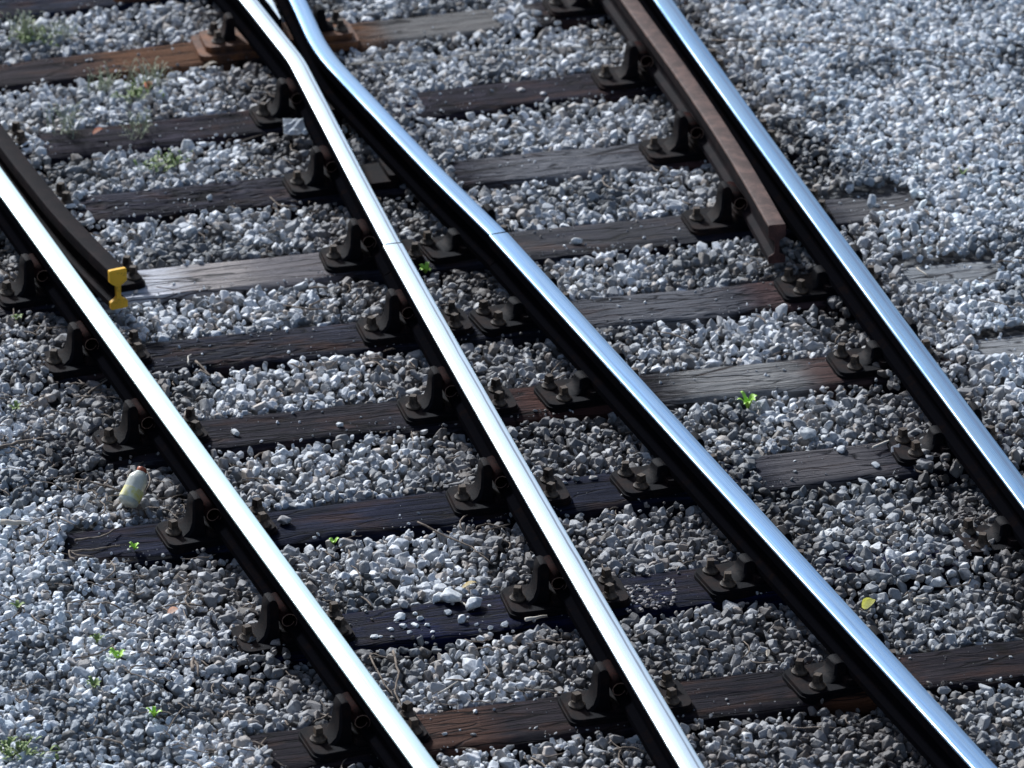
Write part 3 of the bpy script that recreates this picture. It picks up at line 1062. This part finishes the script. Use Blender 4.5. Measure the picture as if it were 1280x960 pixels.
# scattered chips, straws and twigs nobody could count
V, Fc = [], []
tries = 0
while len(V) < 52 * 430 and tries < 9000:
    tries += 1
    x, y = random.uniform(-2.3, 2.4), random.uniform(-2.6, 4.2)
    if not in_view(x, y, 120):
        continue
    dens = 0.10
    dl = xa(y) - x
    if 0.0 < dl < 0.6 and y < 1.6:
        dens = 0.9
    elif 0 < dl:
        dens = 0.3
    elif -0.35 < x - xb(y) < -0.05:
        dens = 0.5
    elif 0.05 < -dl < 0.3:
        dens = 0.4
    if random.random() > dens or bare(x, y, 0):
        continue
    L = random.choice((0.03, 0.04, 0.06, 0.09, 0.14)) * random.uniform(.7, 1.3)
    a = random.uniform(0, math.pi)
    z = height(x, y) + 0.008
    p = []
    bend = random.uniform(-.25, .25) * L
    for i in range(5):
        s_ = i / 4 - .5
        p.append((x + math.cos(a) * s_ * L - math.sin(a) * bend * (1 - 4 * s_ * s_), y + math.sin(a) * s_ * L + math.cos(a) * bend * (1 - 4 * s_ * s_), z + random.uniform(0, .008)))
    r_ = random.uniform(.0012, .0035)
    v_, f_ = tube_data(p, [r_ * .6, r_, r_, r_ * .9, r_ * .5], 5)
    b0 = len(V)
    V += v_
    Fc += [tuple(q + b0 for q in f) for f in f_]
tw = obj('twig_litter', V, Fc, TWIG, smooth=True)
tw['kind'] = 'stuff'


def twig(pix, r_, label, mat=TWIG, z=None, name='twig'):
    pts = []
    for px, py in pix:
        p = at(px, py, -HS)
        zz = (max(height(p.x, p.y), -HS if bare(p.x, p.y) else -9) + 0.014) if z is None else z
        pts.append(at(px, py, zz))
    n = len(pts)
    q = []
    for i in range(n - 1):
        for s_ in range(4):
            q.append(pts[i].lerp(pts[i + 1], s_ / 4) + Vector((random.uniform(-1, 1), random.uniform(-1, 1), random.uniform(-.3, 1))) * r_ * 0.7)
    q.append(pts[-1])
    v_, f_ = tube_data(q, [r_ * (1.1 - .6 * i / len(q)) for i in range(len(q))], 6)
    return tag(obj(name, v_, f_, mat, smooth=True), label, 'twig')


twig([(437, 81), (500, 77), (540, 76), (590, 67), (650, 62), (720, 59), (785, 59)], 0.003, 'long thin straw across the ballast beside the rusty check rail', PALE_TWIG)
twig([(890, 50), (960, 52), (1040, 53), (1110, 60), (1180, 66), (1262, 72)], 0.0035, 'long thin twig across the far right ballast', TWIG)
twig([(96, 507), (112, 490), (135, 474)], 0.004, 'forked brown twig beside the leftmost rail above the bottle', TWIG)
twig([(0, 560), (30, 552), (70, 545), (110, 540)], 0.006, 'thick twig on left ballast beside the picture edge', TWIG)
twig([(236, 455), (235, 446), (239, 443)], 0.003, 'curled pale straw on the sleeper by the leftmost rail', PALE_TWIG)
twig([(245, 452), (262, 470), (250, 462)], 0.004, 'grey stick on the sleeper edge by the leftmost rail', TWIG)
twig([(522, 652), (560, 672), (590, 684), (614, 704)], 0.003, 'thin bent twig on the ballast by the second rail', TWIG)
twig([(655, 775), (684, 770)], 0.006, 'pale stick below the second rail chair', PALE_TWIG)
twig([(1146, 335), (1160, 345)], 0.003, 'short straw by the right sleeper stub', PALE_TWIG)
twig([(0, 655), (38, 655)], 0.009, 'pale stick at the left picture edge', PALE_TWIG)
twig([(585, 760), (565, 742), (580, 735)], 0.003, 'thin straw by the white stones', PALE_TWIG)
twig([(1090, 560), (1120, 548)], 0.005, 'pale splinter on the cracked sleeper', PALE_TWIG)
twig([(1143, 752), (1160, 750)], 0.008, 'short white stick right of the third rail', PALE_TWIG)
twig([(492, 815), (498, 840), (494, 865), (505, 890)], 0.004, 'branching twig right of the leftmost rail near the nearest sleeper', TWIG)
twig([(548, 868), (572, 852)], 0.003, 'thin straw behind the nearest sleeper', PALE_TWIG)
twig([(462, 820), (478, 850), (492, 872)], 0.003, 'dark twig beside leftmost rail near the nearest sleeper', TWIG)
twig([(240, 840), (243, 820), (248, 845)], 0.006, 'broken twig left of the leftmost rail by the nearest sleeper', TWIG)
twig([(295, 828), (330, 800), (340, 806)], 0.004, 'crooked twig beside the leftmost rail chair', TWIG)
twig([(95, 675), (125, 672), (149, 660)], 0.004, 'twig lying on the left end of the dark sleeper', TWIG)
twig([(85, 690), (120, 687), (150, 682)], 0.004, 'twig along the front of the left sleeper end', TWIG)


def leaf_bm(bm, base, direc, L, wd, lift, seg=6, core=None):
    d = Vector((math.cos(direc), math.sin(direc), 0))
    s_ = Vector((-d.y, d.x, 0))
    prev = None
    for i in range(seg + 1):
        t_ = i / seg
        w_ = wd * math.sin(math.pi * min(1, 0.12 + 0.88 * t_)) ** 0.8 + 0.0006
        c_ = Vector(base) + d * L * t_ * (1 - .15 * t_) + Vector((0, 0, lift * L * math.sin(t_ * 2.0)))
        row = [bm.verts.new(c_ - s_ * w_ + Vector((0, 0, w_ * .4))), bm.verts.new(c_), bm.verts.new(c_ + s_ * w_ + Vector((0, 0, w_ * .4)))]
        if prev:
            for a in range(2):
                bm.faces.new((prev[a], prev[a + 1], row[a + 1], row[a]))
        elif core:
            bm.faces.new((core, row[0], row[1]))      # thin runner back to the root
            bm.faces.new((core, row[1], row[2]))
        prev = row


def plant(px, py, n, L, wd, lift, label, mat=LEAF, spread=6.28, name='seedling', zoff=0.004, cat='plant', group=None, wide=.0015):
    p = at(px, py, -HS)
    z = max(height(p.x, p.y), -HS if bare(p.x, p.y) else -9) + zoff
    p = at(px, py, z)
    bm = bmesh.new()
    core = bm.verts.new((0, 0, -0.004))
    for i in range(n):
        leaf_bm(bm, (random.gauss(0, wide), random.gauss(0, wide), random.uniform(0, wide * .25)), i / n * spread + random.uniform(-.3, .3), L * random.uniform(.75, 1.15), wd * random.uniform(.8, 1.1), lift * random.uniform(.8, 1.3), core=core)
    o = bobj(name, bm, mat, None, p, smooth=True)
    return tag(o, label, cat, group)


plant(935, 510, 8, 0.046, 0.0075, 0.75, 'bright green seedling on the ballast before the grey-brown sleeper')
plant(532, 341, 6, 0.030, 0.008, 0.7, 'small green seedling between the second and third rails')
plant(417, 680, 3, 0.026, 0.007, 0.6, 'tiny green shoot on the ballast right of the leftmost rail')
plant(168, 687, 5, 0.022, 0.006, 0.7, 'tiny green shoot by the left end of the dark sleeper')
plant(122, 803, 7, 0.034, 0.005, 0.8, 'green tuft topmost of those on the lower left ballast', LEAF2)
plant(147, 824, 8, 0.036, 0.006, 0.7, 'yellow-green tuft right of the others on the lower left ballast', LEAF)
plant(118, 861, 7, 0.032, 0.006, 0.7, 'dull green tuft below the others on the lower left ballast', LEAF2)
plant(193, 896, 5, 0.028, 0.006, 0.8, 'small bright shoot lowest on the lower left ballast')
plant(22, 760, 4, 0.03, 0.007, 0.5, 'small dull shoot at the left edge above the green tufts', LEAF2)
plant(1203, 220, 3, 0.03, 0.005, 0.9, 'tiny dark green shoot on the far right ballast', LEAF2)
plant(20, 512, 8, 0.03, 0.006, 0.5, 'dull green weed on the ballast at the left picture edge', LEAF2)
plant(22, 400, 6, 0.03, 0.006, 0.5, 'dull weed by the leftmost rail near the yellow rail end', LEAF2)
for (px, py, n, L, lb) in ((30, 45, 26, .07, 'thin grass tuft in the top left corner'), (75, 48, 18, .05, 'pale grass tuft right of the corner one'), (185, 105, 22, .07, 'thin grass tuft beside the brown sleeper at the top left'),
                           (130, 112, 16, .055, 'thin grass wisp in the middle of the top left ballast'), (82, 165, 14, .08, 'thin grass wisp on the left end of the paper sleeper'), (175, 165, 16, .06, 'thin grass wisp on the middle of the paper sleeper')):
    plant(px, py, n * 2, L, 0.0013, 1.0, lb, DRYGRASS, name='grass_tuft', cat='grass tuft', wide=.03)


for px, py, n, lb in ((205, 205, 60, 'low mossy weed on the ballast above the furrowed sleeper'), (40, 48, 60, 'low green weed in the top left corner'), (165, 120, 45, 'low weed patch below the brown sleeper at the top left'), (25, 940, 50, 'low yellowish moss in the bottom left corner')):
    plant(px, py, n, .024, .005, .5, lb, LEAF2, name='low_weed', wide=.045, zoff=.01)


def flat_leaf(px, py, L, wd, mat, label, dirn, name='fallen_leaf', cat='leaf'):
    p = at(px, py, -HS)
    z = max(height(p.x, p.y), -HS if bare(p.x, p.y) else -9) + 0.016
    p = at(px, py, z)
    bm = bmesh.new()
    leaf_bm(bm, (-L / 2 * math.cos(dirn), -L / 2 * math.sin(dirn), 0), dirn, L, wd, 0.25)
    bmesh.ops.solidify(bm, geom=bm.faces[:], thickness=0.0008)
    return tag(bobj(name, bm, mat, None, p, smooth=True), label, cat)


flat_leaf(1087, 757, 0.06, 0.020, YLEAF, 'yellow-green fallen leaf right of the third rail', 0.7)
flat_leaf(186, 108, 0.055, 0.016, OLEAF, 'orange fallen leaf on the ballast by the brown sleeper', 1.2)
flat_leaf(124, 166, 0.05, 0.014, OLEAF, 'brown fallen leaf on the paper sleeper far edge', 0.3)
flat_leaf(218, 766, 0.045, 0.015, mat_plain('peach_leaf', (.6, .36, .25), (.7, .45, .32), 40, .6), 'pale orange leaf on the lower left ballast', 0.4)
flat_leaf(588, 734, 0.06, 0.010, mat_plain('straw_leaf', (.65, .5, .2), (.7, .62, .45), 40, .6), 'yellowish dry leaf behind the white stones', 0.1)
flat_leaf(960, 817, 0.035, 0.006, PALE_TWIG, 'pale curled leaf before the third rail by the nearest sleeper', 1.2)
flat_leaf(264, 84, 0.07, 0.010, PALE_TWIG, 'pale splinter below the rusty crossing casting', 0.05)

# crumpled scrap of paper
p = at(372, 166, -HS + 0.022)
bm = bmesh.new()
rows = []
for i in range(9):
    row = []
    for j in range(6):
        x, y = (i / 8 - .5) * .105, (j / 5 - .5) * .075
        ang = -0.15
        z = 0.006 + 0.036 * (j / 5) + 0.014 * mn.noise(Vector((i * .7, j * .8, 2.2))) + 0.010 * abs(i / 8 - .5)
        w_ = 1 - 0.35 * abs(i / 8 - 0.4) + 0.1 * mn.noise(Vector((i, j, 0.3)))
        row.append(bm.verts.new((x * math.cos(ang) - y * w_ * math.sin(ang), x * math.sin(ang) + y * w_ * math.cos(ang), z)))
    rows.append(row)
for i in range(8):
    for j in range(5):
        bm.faces.new((rows[i][j], rows[i + 1][j], rows[i + 1][j + 1], rows[i][j + 1]))
bmesh.ops.solidify(bm, geom=bm.faces[:], thickness=0.0006)
tag(bobj('paper_scrap', bm, WHITE, None, p), 'crumpled scrap of white paper beside the second rail', 'paper')

# small plastic bottle lying against the stones
p = at(160, 630, -HS + 0.02)
t = thing('plastic_bottle', 'small clouded plastic bottle with orange cap on left ballast', 'bottle', p)
t.rotation_euler = (R(-50), 0, R(-40))
PLAST = mat_plain('clouded_plastic', (.80, .80, .74), (.60, .62, .52), 90, 0.35, 0.5, 0.35)
PLAST_Y = mat_plain('yellow_label', (.72, .62, .10), (.86, .84, .70), 45, 0.4, 0.4)
CAP = mat_plain('orange_cap', (.45, .11, .04), (.30, .06, .03), 50, 0.45, 0.4)
bm = bmesh.new()
add_lathe(bm, [(0.026, 0), (0.031, 0.004), (0.033, 0.012), (0.033, 0.085), (0.031, 0.095), (0.024, 0.108), (0.015, 0.118), (0.013, 0.124)], 24)
for v_ in bm.verts:
    q = mn.noise(v_.co * 40) * 0.0035
    v_.co.x *= 1 + q * 50
    v_.co.y *= 1 + q * 40
bobj('bottle_body', bm, PLAST, t, auto=50)
bm = bmesh.new()
prof = [(0.0345, 0.016), (0.0350, 0.018), (0.0350, 0.050), (0.0345, 0.052)]
add_lathe(bm, prof, 24)
for v_ in bm.verts:
    q = mn.noise(v_.co * 40) * 0.0035
    v_.co.x *= 1 + q * 50
    v_.co.y *= 1 + q * 40
bobj('bottle_label', bm, PLAST_Y, t, auto=50)
bm = bmesh.new()
add_lathe(bm, [(0.0155, 0.116), (0.0165, 0.118), (0.0165, 0.129), (0.015, 0.131)], 20)
bobj('bottle_cap', bm, CAP, t, auto=40)

# ------------------------------------------------------------------ light
SUN_AZ, SUN_EL = -18.0, 33.0       # azimuth clockwise from +y
w = bpy.data.worlds.new('World')
S.world = w
w.use_nodes = True
nt = w.node_tree
bg = nt.nodes['Background']
sky = nt.nodes.new('ShaderNodeTexSky')
sky.sky_type = 'NISHITA'
sky.sun_disc = False
sky.sun_elevation = R(SUN_EL)
sky.sun_rotation = R(SUN_AZ)
sky.air_density = 1.0
sky.dust_density = 2.0
sky.ozone_density = 1.5
nt.links.new(sky.outputs['Color'], bg.inputs['Color'])
bg.inputs['Strength'].default_value = 0.075
sd = bpy.data.lights.new('sun', 'SUN')
sd.energy = 3.4
sd.angle = R(6)
sd.color = (0.88, 0.94, 1.0)
so = bpy.data.objects.new('sun', sd)
COL.objects.link(so)
sdir = Vector((math.sin(R(SUN_AZ)) * math.cos(R(SUN_EL)), math.cos(R(SUN_AZ)) * math.cos(R(SUN_EL)), math.sin(R(SUN_EL))))
so.rotation_euler = (-sdir).to_track_quat('-Z', 'Y').to_euler()
so.location = sdir * 30

S.view_settings.view_transform = 'Standard'
S.view_settings.look = 'None'
S.view_settings.gamma = 1
S.view_settings.use_curve_mapping = False
S.view_settings.exposure = 0.82
S.cycles.max_bounces = 6
S.cycles.use_denoising = True
